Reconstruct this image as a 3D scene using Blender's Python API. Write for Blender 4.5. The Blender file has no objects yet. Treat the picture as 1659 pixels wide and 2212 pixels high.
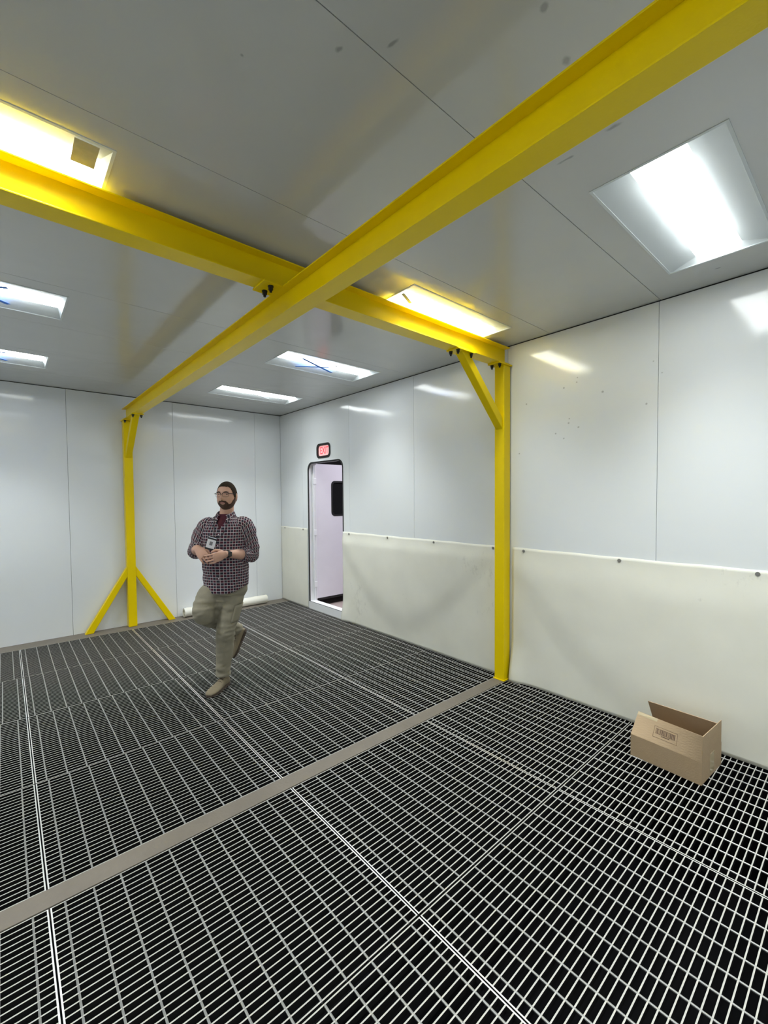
import bpy, bmesh, math, random
from mathutils import Vector, Matrix, noise

random.seed(7)
SC = bpy.context.scene
C = SC.collection
PI = math.pi

# ------------------------------------------------------------------ camera
CAM = Vector((-3.4989, -6.6097, 1.6904))
YAW, PITCH, ROLL, FPX = 0.7183, -0.0344, -0.0080, 941.16
def camera():
    ca, sa, cb, sb = math.cos(YAW), math.sin(YAW), math.cos(PITCH), math.sin(PITCH)
    fwd = Vector((sa * cb, ca * cb, sb)); right = Vector((ca, -sa, 0)); up = right.cross(fwd)
    cr, sr = math.cos(ROLL), math.sin(ROLL)
    r2 = cr * right + sr * up; u2 = -sr * right + cr * up
    cd = bpy.data.cameras.new('camera'); o = bpy.data.objects.new('camera', cd); C.objects.link(o)
    m = Matrix((r2, u2, -fwd)).transposed().to_4x4(); m.translation = CAM
    o.matrix_world = m
    cd.sensor_fit = 'HORIZONTAL'; cd.sensor_width = 36; cd.lens = FPX * 36 / 1659
    cd.clip_start = 0.02; cd.clip_end = 100
    SC.camera = o
camera()

# ------------------------------------------------------------------ world, light levels, exposure
W = bpy.data.worlds.new('world'); SC.world = W; W.use_nodes = True
W.node_tree.nodes['Background'].inputs[0].default_value = (0.02, 0.02, 0.022, 1)
W.node_tree.nodes['Background'].inputs[1].default_value = 0.3
LENS_POWER = 9.0      # glow of the lens itself
LAMP_W, LAMP_SPREAD = 14.5, 98   # downward beam of each recessed light
SC.view_settings.view_transform = 'Standard'
try: SC.view_settings.look = 'None'
except Exception: pass
SC.view_settings.exposure = 0.30
SC.view_settings.gamma = 1
SC.view_settings.use_curve_mapping = False

def hall_lamp():
    ld = bpy.data.lights.new('hall_lamp', 'AREA'); ld.energy = 75; ld.size = 1.2; ld.color = (0.93, 0.90, 1.0)
    o = bpy.data.objects.new('hall_lamp', ld); C.objects.link(o)
    o.location = (1.3, -2.6, 3.3); o.rotation_euler = (0, 0, 0)
hall_lamp()

# ------------------------------------------------------------------ helpers
def link(o, parent=None):
    C.objects.link(o)
    if parent is not None: o.parent = parent
    return o
def mesh_obj(name, bm, mat=None, parent=None, smooth=False):
    me = bpy.data.meshes.new(name); bmesh.ops.recalc_face_normals(bm, faces=bm.faces); bm.to_mesh(me); bm.free()
    if mat: me.materials.append(mat)
    if smooth:
        for p in me.polygons: p.use_smooth = True
    return link(bpy.data.objects.new(name, me), parent)
def inst(name, me, parent, loc=(0, 0, 0), rot=(0, 0, 0)):
    o = bpy.data.objects.new(name, me); o.location = loc; o.rotation_euler = rot
    return link(o, parent)
def tag(o, label=None, cat=None, group=None, kind=None):
    if label: o['label'] = label
    if cat: o['category'] = cat
    if group: o['group'] = group
    if kind: o['kind'] = kind
    return o
def empty(name, loc=(0, 0, 0)):
    o = bpy.data.objects.new(name, None); o.location = loc; o.empty_display_size = 0.1
    return link(o)
def bbox(bm, lo, hi, bevel=0.0, seg=2, M=None):
    r = bmesh.ops.create_cube(bm, size=1)
    vs = r['verts']
    for v in vs:
        v.co = Vector((lo[i] + (v.co[i] + .5) * (hi[i] - lo[i]) for i in range(3)))
    if bevel > 0:
        es = list({e for v in vs for e in v.link_edges})
        r2 = bmesh.ops.bevel(bm, geom=es, offset=bevel, segments=seg, profile=.5, affect='EDGES')
        vs = list({v for f in r2['faces'] for v in f.verts} | {v for v in vs if v.is_valid})
    if M is not None:
        for v in vs: v.co = M @ v.co
    return vs
def box(name, lo, hi, mat, parent=None, bevel=0.0, M=None):
    bm = bmesh.new(); bbox(bm, lo, hi, bevel, M=M)
    return mesh_obj(name, bm, mat, parent)
def cyl(bm, p0, p1, r, seg=12, r2=None):
    p0 = Vector(p0); p1 = Vector(p1); d = p1 - p0
    q = d.to_track_quat('Z', 'Y').to_matrix().to_4x4(); q.translation = (p0 + p1) / 2
    bmesh.ops.create_cone(bm, cap_ends=True, segments=seg, radius1=r, radius2=r if r2 is None else r2, depth=d.length, matrix=q)
def rrect(x0, x1, z0, z1, r, n=6, corners=(1, 1, 1, 1)):
    """counter-clockwise loop; corners: bl, br, tr, tl"""
    pts = []
    cs = [((x0, z0), (1, 1), 180), ((x1, z0), (-1, 1), 270), ((x1, z1), (-1, -1), 0), ((x0, z1), (1, -1), 90)]
    for (c, s, a0), on in zip(cs, corners):
        if not on or r <= 0: pts.append(c); continue
        cx, cz = c[0] + s[0] * r, c[1] + s[1] * r
        for k in range(n + 1):
            a = math.radians(a0 + 90 * k / n); pts.append((cx + r * math.cos(a), cz + r * math.sin(a)))
    return pts
def plate(name, loops, thick, M, mat, parent=None):
    """flat plate in local xy from an outer loop and holes, extruded by thick along local -z"""
    bm = bmesh.new(); es = []
    for lp in loops:
        vs = [bm.verts.new((p[0], p[1], 0)) for p in lp]
        for i in range(len(vs)): es.append(bm.edges.new((vs[i], vs[(i + 1) % len(vs)])))
    if len(loops) == 1: bm.faces.new(bm.verts[:])
    else: bmesh.ops.triangle_fill(bm, use_beauty=True, use_dissolve=False, edges=es)
    r = bmesh.ops.extrude_face_region(bm, geom=bm.faces[:])
    for g in r['geom']:
        if isinstance(g, bmesh.types.BMVert): g.co.z -= thick
    for v in bm.verts: v.co = M @ v.co
    return mesh_obj(name, bm, mat, parent)
def basis(ox, ax, ay, az):
    m = Matrix((ax, ay, az)).transposed().to_4x4(); m.translation = Vector(ox); return m
# plane of the right wall seen from inside: local x runs toward the camera (-Y), local y up, normal into the room (-X)
MR = basis((0, 0, 0), (0, -1, 0), (0, 0, 1), (-1, 0, 0))

# ------------------------------------------------------------------ materials
def new_mat(name):
    m = bpy.data.materials.new(name); m.use_nodes = True
    nt = m.node_tree; b = nt.nodes['Principled BSDF']
    return m, nt, b
def pm(name, col, rough=0.5, metal=0.0, bump=0.0, bscale=40, var=0.0, vscale=6, emis=None, estr=0, spec=None, coat=0):
    m, nt, b = new_mat(name)
    b.inputs['Base Color'].default_value = (*col, 1); b.inputs['Roughness'].default_value = rough
    b.inputs['Metallic'].default_value = metal
    if spec is not None: b.inputs['Specular IOR Level'].default_value = spec
    if coat: b.inputs['Coat Weight'].default_value = coat
    if emis:
        b.inputs['Emission Color'].default_value = (*emis, 1); b.inputs['Emission Strength'].default_value = estr
    tc = nt.nodes.new('ShaderNodeNewGeometry')
    if var > 0:
        n = nt.nodes.new('ShaderNodeTexNoise'); n.inputs['Scale'].default_value = vscale; n.inputs['Detail'].default_value = 5
        nt.links.new(tc.outputs['Position'], n.inputs['Vector'])
        mx = nt.nodes.new('ShaderNodeMix'); mx.data_type = 'RGBA'
        mx.inputs[6].default_value = (*[c * (1 - var) for c in col], 1); mx.inputs[7].default_value = (*[min(1, c * (1 + var)) for c in col], 1)
        nt.links.new(n.outputs['Fac'], mx.inputs[0]); nt.links.new(mx.outputs[2], b.inputs['Base Color'])
    if bump > 0:
        n2 = nt.nodes.new('ShaderNodeTexNoise'); n2.inputs['Scale'].default_value = bscale; n2.inputs['Detail'].default_value = 3
        nt.links.new(tc.outputs['Position'], n2.inputs['Vector'])
        bp = nt.nodes.new('ShaderNodeBump'); bp.inputs['Strength'].default_value = bump; bp.inputs['Distance'].default_value = 0.01
        nt.links.new(n2.outputs['Fac'], bp.inputs['Height']); nt.links.new(bp.outputs['Normal'], b.inputs['Normal'])
    return m
def panel_mat(name, col, rough, spots=(), wave=0.35, wscale=1.3, dirt=0.03, spec=0.6):
    """glossy painted sheet metal; spots = (point, radius vector) dirt marks given in world metres"""
    m, nt, b = new_mat(name); N = nt.nodes.new; L = nt.links.new
    g = N('ShaderNodeNewGeometry')
    n = N('ShaderNodeTexNoise'); n.inputs['Scale'].default_value = 1.7; n.inputs['Detail'].default_value = 6
    L(g.outputs['Position'], n.inputs['Vector'])
    mx = N('ShaderNodeMix'); mx.data_type = 'RGBA'
    mx.inputs[6].default_value = (*[c * (1 - dirt) for c in col], 1); mx.inputs[7].default_value = (*col, 1)
    L(n.outputs['Fac'], mx.inputs[0]); out = mx.outputs[2]
    acc = None
    wn = N('ShaderNodeTexNoise'); wn.inputs['Scale'].default_value = 22; wn.inputs['Detail'].default_value = 5
    L(g.outputs['Position'], wn.inputs['Vector'])
    for (pt, rad, ang) in spots:
        mp = N('ShaderNodeMapping'); mp.vector_type = 'TEXTURE'
        mp.inputs['Location'].default_value = pt; mp.inputs['Scale'].default_value = rad; mp.inputs['Rotation'].default_value = ang
        L(g.outputs['Position'], mp.inputs['Vector'])
        ln = N('ShaderNodeVectorMath'); ln.operation = 'LENGTH'; L(mp.outputs[0], ln.inputs[0])
        ad = N('ShaderNodeMath'); ad.operation = 'MULTIPLY_ADD'; L(wn.outputs['Fac'], ad.inputs[0]); ad.inputs[1].default_value = 2.2; L(ln.outputs['Value'], ad.inputs[2])
        mr = N('ShaderNodeMapRange'); mr.inputs[1].default_value = 2.1; mr.inputs[2].default_value = 1.5; mr.inputs[3].default_value = 0; mr.inputs[4].default_value = 1
        L(ad.outputs[0], mr.inputs[0])
        if acc is None: acc = mr.outputs[0]
        else:
            k = N('ShaderNodeMath'); k.operation = 'MAXIMUM'; L(acc, k.inputs[0]); L(mr.outputs[0], k.inputs[1]); acc = k.outputs[0]
    if acc is not None:
        sc = N('ShaderNodeMath'); sc.operation = 'MULTIPLY'; L(acc, sc.inputs[0]); sc.inputs[1].default_value = 0.42
        m2 = N('ShaderNodeMix'); m2.data_type = 'RGBA'; L(sc.outputs[0], m2.inputs[0]); L(out, m2.inputs[6]); m2.inputs[7].default_value = (0.05, 0.05, 0.05, 1)
        out = m2.outputs[2]
    L(out, b.inputs['Base Color'])
    b.inputs['Roughness'].default_value = rough; b.inputs['Specular IOR Level'].default_value = spec
    w = N('ShaderNodeTexNoise'); w.inputs['Scale'].default_value = wscale; w.inputs['Detail'].default_value = 2; w.inputs['Distortion'].default_value = 0.4
    L(g.outputs['Position'], w.inputs['Vector'])
    bp = N('ShaderNodeBump'); bp.inputs['Strength'].default_value = wave; bp.inputs['Distance'].default_value = 0.02
    L(w.outputs['Fac'], bp.inputs['Height']); L(bp.outputs['Normal'], b.inputs['Normal'])
    return m

def wall_spots():
    s = []
    for y, z in [(-4.973, 2.60), (-4.978, 2.635), (-4.866, 2.575), (-5.176, 2.487), (-4.525, 2.499), (-5.479, 2.345), (-4.915, 2.318), (-4.907, 2.282),
                 (-4.991, 2.241), (-4.797, 2.208), (-4.869, 2.162), (-4.458, 2.069), (-5.522, 2.637), (-5.575, 2.545)]:
        s.append(((0, y, z), (0.05, 0.009, 0.009), (0, 0, 0)))
    return s
def ceil_spots():
    a = []
    for x, y, rx, ry, an in [(-2.907, -5.287, .014, .012, 0), (-2.323, -5.959, .03, .018, .5), (-2.579, -5.618, .012, .04, .2), (-1.743, -5.737, .014, .07, .05),
                             (-1.76, -5.926, .02, .06, 0.1), (-2.132, -5.933, .03, .025, 0), (-2.69, -5.50, .015, .03, 0.4), (-0.22, -5.93, .012, .03, 0),
                             (-2.60, -4.05, .01, .008, 0), (-2.58, -1.95, .012, .01, 0)]:
        a.append(((x, y, 3.05), (rx * .6, ry * .6, 0.1), (0, 0, an)))
    return a

M_WALL = panel_mat('white_wall_panel', (0.82, 0.85, 0.875), 0.11, wall_spots(), wave=0.25)
M_WALLB = panel_mat('white_back_panel', (0.82, 0.85, 0.875), 0.11, (), wave=0.25)
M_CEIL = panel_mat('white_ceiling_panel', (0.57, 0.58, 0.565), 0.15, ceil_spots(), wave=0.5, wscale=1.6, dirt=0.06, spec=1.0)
M_DARK = pm('dark_joint', (0.05, 0.05, 0.05), 0.8)
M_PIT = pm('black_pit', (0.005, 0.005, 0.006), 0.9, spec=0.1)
M_STEEL = pm('worn_floor_steel', (0.20, 0.173, 0.142), 0.55, 0.25, bump=0.15, bscale=60, var=0.18, vscale=5)
M_GALV = pm('galvanised_bar', (0.50, 0.49, 0.455), 0.5, 0.3, var=0.12, vscale=9)
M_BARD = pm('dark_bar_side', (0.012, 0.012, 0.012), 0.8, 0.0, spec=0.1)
M_ROD = pm('galvanised_rod', (0.36, 0.36, 0.35), 0.5, 0.6, var=0.15, vscale=12)
M_BAND = pm('bright_band', (0.80, 0.80, 0.78), 0.32, 0.65, var=0.12, vscale=7)
M_YEL = pm('yellow_paint', (0.88, 0.65, 0.0), 0.30, spec=0.25, bump=0.05, bscale=90, var=0.03, vscale=3)
M_BOLT = pm('black_bolt', (0.02, 0.02, 0.022), 0.4, 0.4)
M_SHEET = pm('cream_vinyl_sheet', (0.82, 0.81, 0.725), 0.45, bump=0.08, bscale=14, var=0.07, vscale=3.5)
M_SCREW = pm('zinc_screw', (0.35, 0.34, 0.32), 0.35, 0.8)
M_FIX = pm('fixture_white', (0.70, 0.75, 0.765), 0.5)
M_LENS = pm('lamp_lens', (1, 1, 1), 0.5, emis=(0.95, 1.0, 0.985), estr=LENS_POWER)
M_TAPE = pm('blue_tape', (0.05, 0.22, 0.75), 0.6)
M_TAPED = pm('grey_tape', (0.30, 0.31, 0.34), 0.6)
M_TAG = pm('beige_tag', (0.42, 0.40, 0.30), 0.7, var=0.25, vscale=30)
M_GASK = pm('black_gasket', (0.012, 0.012, 0.013), 0.45)
M_DOOR = pm('door_white', (0.78, 0.76, 0.82), 0.3, bump=0.05, bscale=2, var=0.04)
M_JAMB = pm('jamb_white', (0.82, 0.83, 0.85), 0.35)
M_DGLASS = pm('dark_glass', (0.012, 0.012, 0.013), 0.08)
M_HALLF = pm('hall_floor_concrete', (0.42, 0.34, 0.32), 0.5, var=0.15, vscale=4)
M_HALLW = pm('hall_dark_wall', (0.05, 0.05, 0.05), 0.8)
M_SIGN = pm('exit_sign_face', (0.9, 0.5, 0.5), 0.4, emis=(1.0, 0.42, 0.42), estr=0.55)
M_SIGNR = pm('exit_letters', (0.8, 0.05, 0.08), 0.4, emis=(0.9, 0.06, 0.10), estr=0.45)
M_CARD = pm('cardboard', (0.43, 0.31, 0.19), 0.75, bump=0.1, bscale=120, var=0.06, vscale=20)
M_CARDE = pm('cardboard_edge', (0.30, 0.21, 0.12), 0.8)
M_INK = pm('brown_ink', (0.12, 0.07, 0.045), 0.7)
M_PTAPE = pm('packing_tape', (0.52, 0.42, 0.26), 0.18)
M_PLASTIC = pm('clear_plastic_bag', (0.75, 0.75, 0.78), 0.12, bump=0.8, bscale=30)
def glass_mat():
    m, nt, b = new_mat('fixture_glass'); nt.nodes.remove(b)
    t = nt.nodes.new('ShaderNodeBsdfTransparent'); g = nt.nodes.new('ShaderNodeBsdfGlossy'); g.inputs['Roughness'].default_value = 0.03
    mx = nt.nodes.new('ShaderNodeMixShader'); mx.inputs[0].default_value = 0.05
    nt.links.new(t.outputs[0], mx.inputs[1]); nt.links.new(g.outputs[0], mx.inputs[2])
    nt.links.new(mx.outputs[0], nt.nodes['Material Output'].inputs[0]); return m
M_GLASS = glass_mat()

def scuffed(m, col, amt=0.35):
    # thin dark scuff marks rubbed onto the sheet
    nt = m.node_tree; b = nt.nodes['Principled BSDF']; N = nt.nodes.new; L = nt.links.new
    src = b.inputs['Base Color'].links[0].from_socket
    g = N('ShaderNodeNewGeometry'); mp = N('ShaderNodeMapping'); mp.inputs['Scale'].default_value = (1, 9, 5); mp.inputs['Rotation'].default_value = (.5, 0, 0)
    n1 = N('ShaderNodeTexNoise'); n1.inputs['Scale'].default_value = 2.2; n1.inputs['Detail'].default_value = 7; n1.inputs['Roughness'].default_value = .7
    L(g.outputs['Position'], mp.inputs[0]); L(mp.outputs[0], n1.inputs['Vector'])
    n2 = N('ShaderNodeTexNoise'); n2.inputs['Scale'].default_value = 1.6; L(g.outputs['Position'], n2.inputs['Vector'])
    k = N('ShaderNodeMath'); k.operation = 'MULTIPLY'; L(n1.outputs['Fac'], k.inputs[0]); L(n2.outputs['Fac'], k.inputs[1])
    r = N('ShaderNodeMapRange'); r.inputs[1].default_value = .36; r.inputs[2].default_value = .50; r.inputs[3].default_value = 0; r.inputs[4].default_value = amt
    L(k.outputs[0], r.inputs[0])
    mx = N('ShaderNodeMix'); mx.data_type = 'RGBA'; L(r.outputs[0], mx.inputs[0]); L(src, mx.inputs[6]); mx.inputs[7].default_value = (*col, 1)
    L(mx.outputs[2], b.inputs['Base Color'])
scuffed(M_SHEET, (0.28, 0.27, 0.23))
# ------------------------------------------------------------------ room
H = 3.05
XW, YW = -4.57, -8.65       # left wall and front wall
BX = [0.0, -0.449, -1.667, -2.885, -4.103, XW]
BY = [0.0, -0.694, -1.91, -3.126, -4.339, -5.553, -6.768, -7.983, YW]
G = 0.0015                   # half joint

def pit():
    bm = bmesh.new()
    z0 = -0.75
    bbox(bm, (XW - .1, YW - .1, z0 - .05), (0.10, 0.10, z0))
    bbox(bm, (0.0, YW - .1, z0), (0.10, 0.10, -0.10)); bbox(bm, (XW - .1, YW - .1, z0), (XW, 0.10, -0.10))
    bbox(bm, (XW, 0.0, z0), (0, 0.10, -0.10)); bbox(bm, (XW, YW - .1, z0), (0, YW, -0.10))
    tag(mesh_obj('floor', bm, M_PIT), 'black pit under the open steel floor gratings', 'floor', kind='structure')
pit()

def walls():
    o = box('wall_back', (XW - .1, 0.05, -.10), (0.10, 0.12, H + .12), M_DARK)
    tag(o, 'white panelled back wall behind the walking man', 'wall', kind='structure')
    for i in range(len(BX) - 1):
        a, b = BX[i], BX[i + 1]
        box('wall_panel', (b + G, 0.0, 0.0), (a - G, 0.05, H - 0.007), M_WALLB, o, bevel=0.0008)
    o = box('wall_left', (XW - .12, YW - .1, -.10), (XW - .05, 0.10, H + .12), M_DARK)
    tag(o, 'white panelled wall on the camera side', 'wall', kind='structure')
    for i in range(len(BY) - 1):
        box('wall_panel', (XW - .05, BY[i + 1] + G, 0), (XW, BY[i] - G, H - .007), M_WALLB, o)
    o = box('wall_front', (XW - .1, YW - .12, -.10), (0.10, YW - .05, H + .12), M_DARK)
    tag(o, 'white panelled wall behind the camera', 'wall', kind='structure')
    for i in range(len(BX) - 1):
        box('wall_panel', (BX[i + 1] + G, YW - .05, 0), (BX[i] - G, YW, H - .007), M_WALLB, o)
    # right wall: dark backing with the door hole, panels in front of it
    bl = [(-0.10, -0.10), (-YW + .1, -0.10), (-YW + .1, H + .12), (-0.10, H + .12)]
    hole = rrect(0.855, 1.765, 0.10, 2.215, 0.11, corners=(0, 0, 1, 1))
    sign = rrect(1.125, 1.46, 2.27, 2.465, 0.06)
    M = MR.copy(); M.translation = (0.05, 0, 0)
    o = plate('wall_right', [bl, hole, sign], 0.03, M, M_DARK)
    tag(o, 'white panelled side wall with the doorway and the cream sheets', 'wall', kind='structure')
    for i in range(len(BY) - 1):
        a, b = -BY[i], -BY[i + 1]
        if i == 1:
            lp = [(a + G, 0), (b - G, 0), (b - G, H - .007), (a + G, H - .007)]
            plate('wall_panel', [lp, hole, sign], 0.05, MR, M_WALL, o)
        else:
            box('wall_panel', (0.0, -(b - G), 0.0), (0.05, -(a + G), H - .007), M_WALL, o, bevel=0.0008)
walls()

# ceiling panels with rectangular openings for the lights
LY = [-1.11, -2.735, -4.36, -5.965, -7.59]
LX = [-0.922, -3.683]
LHX, LHY = 0.553, 0.245
CY = [0.0] + [-0.675 - 0.8145 * k for k in range(10)] + [YW]
def ceiling():
    o = box('ceiling', (XW - .1, YW - .1, H + .16), (0.1, 0.1, H + .2), M_DARK)
    tag(o, 'grey white panelled ceiling with recessed lights', 'ceiling', kind='structure')
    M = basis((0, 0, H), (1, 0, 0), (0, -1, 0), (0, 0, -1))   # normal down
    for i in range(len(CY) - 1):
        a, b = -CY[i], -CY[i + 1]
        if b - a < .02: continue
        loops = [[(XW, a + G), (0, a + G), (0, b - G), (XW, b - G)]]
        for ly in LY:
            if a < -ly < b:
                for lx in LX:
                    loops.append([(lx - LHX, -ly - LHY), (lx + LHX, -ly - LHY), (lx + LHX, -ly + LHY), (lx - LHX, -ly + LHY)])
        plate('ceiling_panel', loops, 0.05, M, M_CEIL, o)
ceiling()

def trims():
    o = box('trim_1', (XW, -0.243, -0.02), (0, 0.0, 0.0), M_STEEL, bevel=0.002)
    tag(o, 'brown grey steel plate along the foot of the back wall', 'floor strip', kind='structure')
    o = box('trim_2', (XW, -4.372, -0.06), (0.0, -4.264, 0.004), M_STEEL, bevel=0.003)
    tag(o, 'brown grey steel strip crossing the grating floor to the yellow post', 'floor strip', kind='structure')
    k = 3
    for y in [-1.258, -2.272, -3.325, -5.412, -6.446, -7.48]:
        o = box('trim_%d' % k, (XW, y - .04, -0.13), (0, y + .04, -0.0275), M_PIT); k += 1
        tag(o, 'dark steel joist carrying the grating ends', 'joist', kind='structure')
trims()

# ------------------------------------------------------------------ floor gratings
GX = [0.0, -1.139, -2.281, -3.403, -4.525]
GY = [(-0.247, -1.254), (-1.262, -2.268), (-2.276, -3.321), (-3.329, -4.260), (-4.377, -5.407), (-5.416, -6.440), (-6.45, -7.475), (-7.485, -8.51)]
COLN = ['beside the side wall', 'second from the side wall', 'third from the side wall', 'fourth from the side wall']
ROWN = ['along the back wall', 'in second row from back wall', 'in third row from back wall', 'just behind the brown strip',
        'just before the brown strip', 'in second row before brown strip', 'in third row before brown strip', 'in fourth row before brown strip']
def gratings():
    BT, BD = 0.0050, 0.026
    meshes = {}
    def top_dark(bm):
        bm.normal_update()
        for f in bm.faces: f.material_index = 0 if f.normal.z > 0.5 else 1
    def unit(key, dims, mat, chamfer=0.0):
        if key not in meshes:
            bm = bmesh.new(); x, y, z = dims
            bbox(bm, (-x / 2, -y / 2, -z), (x / 2, y / 2, 0))
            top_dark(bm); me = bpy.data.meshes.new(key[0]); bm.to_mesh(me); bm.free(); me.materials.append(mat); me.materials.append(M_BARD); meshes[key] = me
        return meshes[key]
    for c in range(4):
        x1, x0 = GX[c] - 0.003, GX[c + 1] + 0.003
        if c == 0: x1 = -0.012
        w = x1 - x0; cx = (x0 + x1) / 2
        for r, (y1, y0) in enumerate(GY):
            ln = y1 - y0; cy = (y0 + y1) / 2
            t = empty('floor_grating', (cx, cy, -0.026))
            tag(t, 'floor grating %s, %s' % (ROWN[r], COLN[c]), 'grating', 'steel floor gratings')
            zt = 0.026
            # bands closing the ends of the bars
            bme = unit(('end_band', r), (0.0055, ln, BD), M_BAND)
            for s in (-1, 1): inst('end_band', bme, t, (s * (w / 2 - 0.00275), 0, zt))
            n = max(2, round((ln - BT) / 0.0305)); pitch = (ln - BT) / n
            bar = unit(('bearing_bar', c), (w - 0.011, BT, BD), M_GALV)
            single = 2 <= r <= 5
            if single:
                for k in range(n + 1): inst('bearing_bar', bar, t, (0, -ln / 2 + BT / 2 + k * pitch, zt))
            else:
                bm = bmesh.new()
                for k in range(n + 1):
                    y = -ln / 2 + BT / 2 + k * pitch
                    bbox(bm, (-w / 2 + .0055, y - BT / 2, zt - BD), (w / 2 - .0055, y + BT / 2, zt))
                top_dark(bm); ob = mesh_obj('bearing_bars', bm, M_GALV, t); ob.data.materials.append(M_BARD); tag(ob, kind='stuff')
            # cross rods every four inches, shifted a little from panel to panel
            off = random.uniform(-0.012, 0.012) if r not in (4,) else 0.0
            m = int((w - 0.06) / 0.1016)
            key = ('cross_rod', r)
            if key not in meshes:
                bm = bmesh.new(); cyl(bm, (0, -ln / 2, 0), (0, ln / 2, 0), 0.0042, 6)
                me = bpy.data.meshes.new('cross_rod'); bm.to_mesh(me); bm.free(); me.materials.append(M_ROD); meshes[key] = me
            for k in range(m + 1):
                x = -m * 0.1016 / 2 + k * 0.1016 + off
                inst('cross_rod', meshes[key], t, (x, 0, zt - 0.0035))
gratings()

# ------------------------------------------------------------------ lights
def ceiling_light(cx, cy, label, hidden=False):
    t = empty('ceiling_light', (cx, cy, H))
    tag(t, label, 'ceiling light', 'recessed ceiling lights')
    hx, hy, lw, d, ex = LHX, LHY, 0.105, 0.036, 0.028
    bm = bmesh.new()
    def quad(*ps): bm.faces.new([bm.verts.new(p) for p in ps])
    for s in (-1, 1):
        quad((-hx, s * hy, 0.0), (hx, s * hy, 0.0), (hx - ex, s * lw, d), (-hx + ex, s * lw, d))
        quad((s * hx, -hy, 0.0), (s * hx, hy, 0.0), (s * (hx - ex), lw, d), (s * (hx - ex), -lw, d))
    bmesh.ops.remove_doubles(bm, verts=bm.verts, dist=1e-5)
    o = mesh_obj('reflector', bm, M_FIX, t)
    md = o.modifiers.new('s', 'SOLIDIFY'); md.thickness = 0.004; md.offset = 1
    # slim trim ring
    bm = bmesh.new(); q = 0.006
    bbox(bm, (-hx - q, -hy - q, -.0025), (hx + q, -hy + q, 0.0)); bbox(bm, (-hx - q, hy - q, -.0025), (hx + q, hy + q, 0.0))
    bbox(bm, (-hx - q, -hy + q, -.0025), (-hx + q, hy - q, 0.0)); bbox(bm, (hx - q, -hy + q, -.0025), (hx + q, hy - q, 0.0))
    mesh_obj('trim_ring', bm, M_FIX, t)
    # bowed lens
    bm = bmesh.new(); n = 10; rows = []
    for sx in (-1, 1):
        rows.append([bm.verts.new((sx * (hx - ex), -lw + 2 * lw * k / n, d - 0.006 * math.sin(PI * k / n))) for k in range(n + 1)])
    for k in range(n): bm.faces.new((rows[0][k], rows[1][k], rows[1][k + 1], rows[0][k + 1]))
    bm.faces.new(rows[0]); bm.faces.new(rows[1])
    mesh_obj('lens', bm, M_LENS, t, smooth=False)
    ld = bpy.data.lights.new('lamp', 'AREA'); ld.shape = 'RECTANGLE'; ld.size = 0.80; ld.size_y = 2 * lw - .02
    ld.energy = LAMP_W; ld.spread = math.radians(LAMP_SPREAD); ld.color = (0.95, 1.0, 0.99)
    lo = link(bpy.data.objects.new('lamp', ld), t); lo.location = (0, 0, d - .012)
    # clear cover pane
    bm = bmesh.new(); bbox(bm, (-hx + .004, -hy + .004, 0.0), (hx - .004, hy - .004, 0.0015))
    mesh_obj('cover_pane', bm, M_GLASS, t)
    return t
def tape(t, p0, p1, w, mat, name='tape', z=-0.0032):
    p0 = Vector((*p0, z)); p1 = Vector((*p1, z)); d = (p1 - p0); a = math.atan2(d.y, d.x)
    M = Matrix.Translation((p0 + p1) / 2) @ Matrix.Rotation(a, 4, 'Z')
    return box(name, (-d.length / 2, -w / 2, -.0008), (d.length / 2, w / 2, 0.0), mat, t, M=M)
LL = {(0, 0): 'recessed ceiling light nearest the corner above the exit door, dark tape strip across it',
      (0, 1): 'recessed ceiling light with crossed blue tape between corner light and yellow cross beam',
      (0, 2): 'recessed ceiling light right above the yellow cross beam next to the wall post',
      (0, 3): 'large bright recessed ceiling light at the right edge of the picture',
      (0, 4): 'recessed ceiling light on the door side behind the camera',
      (1, 0): 'recessed ceiling light at the left edge nearest the back wall',
      (1, 1): 'recessed ceiling light at the left edge, second from the back wall',
      (1, 2): 'recessed ceiling light with a beige paper tag above the yellow cross beam',
      (1, 3): 'recessed ceiling light above the camera', (1, 4): 'recessed ceiling light on the camera side behind the camera'}
for ix, lx in enumerate(LX):
    for iy, ly in enumerate(LY):
        t = ceiling_light(lx, ly, LL[(ix, iy)])
        if (ix, iy) == (0, 0):
            tape(t, (-.366, -.21), (.231, .096), .016, M_TAPED); tape(t, (.35, -.181), (.402, -.188), .02, M_TAPED)
        if (ix, iy) == (0, 1):
            tape(t, (-.341, -.126), (.154, .101), .030, M_TAPE); tape(t, (-.265, .143), (.02, -.05), .030, M_TAPE, z=-.0042); tape(t, (.025, -.139), (.079, -.121), .02, M_TAPED)
        if (ix, iy) == (0, 2):
            tape(t, (-.53, -.115), (-.385, -.043), .024, M_TAPED)
        if ix == 1 and iy in (0, 1):
            tape(t, (-.12, -.01), (.246, -.16), .030, M_TAPE); tape(t, (-.12, -.125), (.254, .138), .034, M_TAPE, z=-.0042)
        if (ix, iy) == (1, 2):
            box('paper_tag', (.425, -.232, -.0055), (.505, -.09, -.0045), M_TAG, t)

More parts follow.
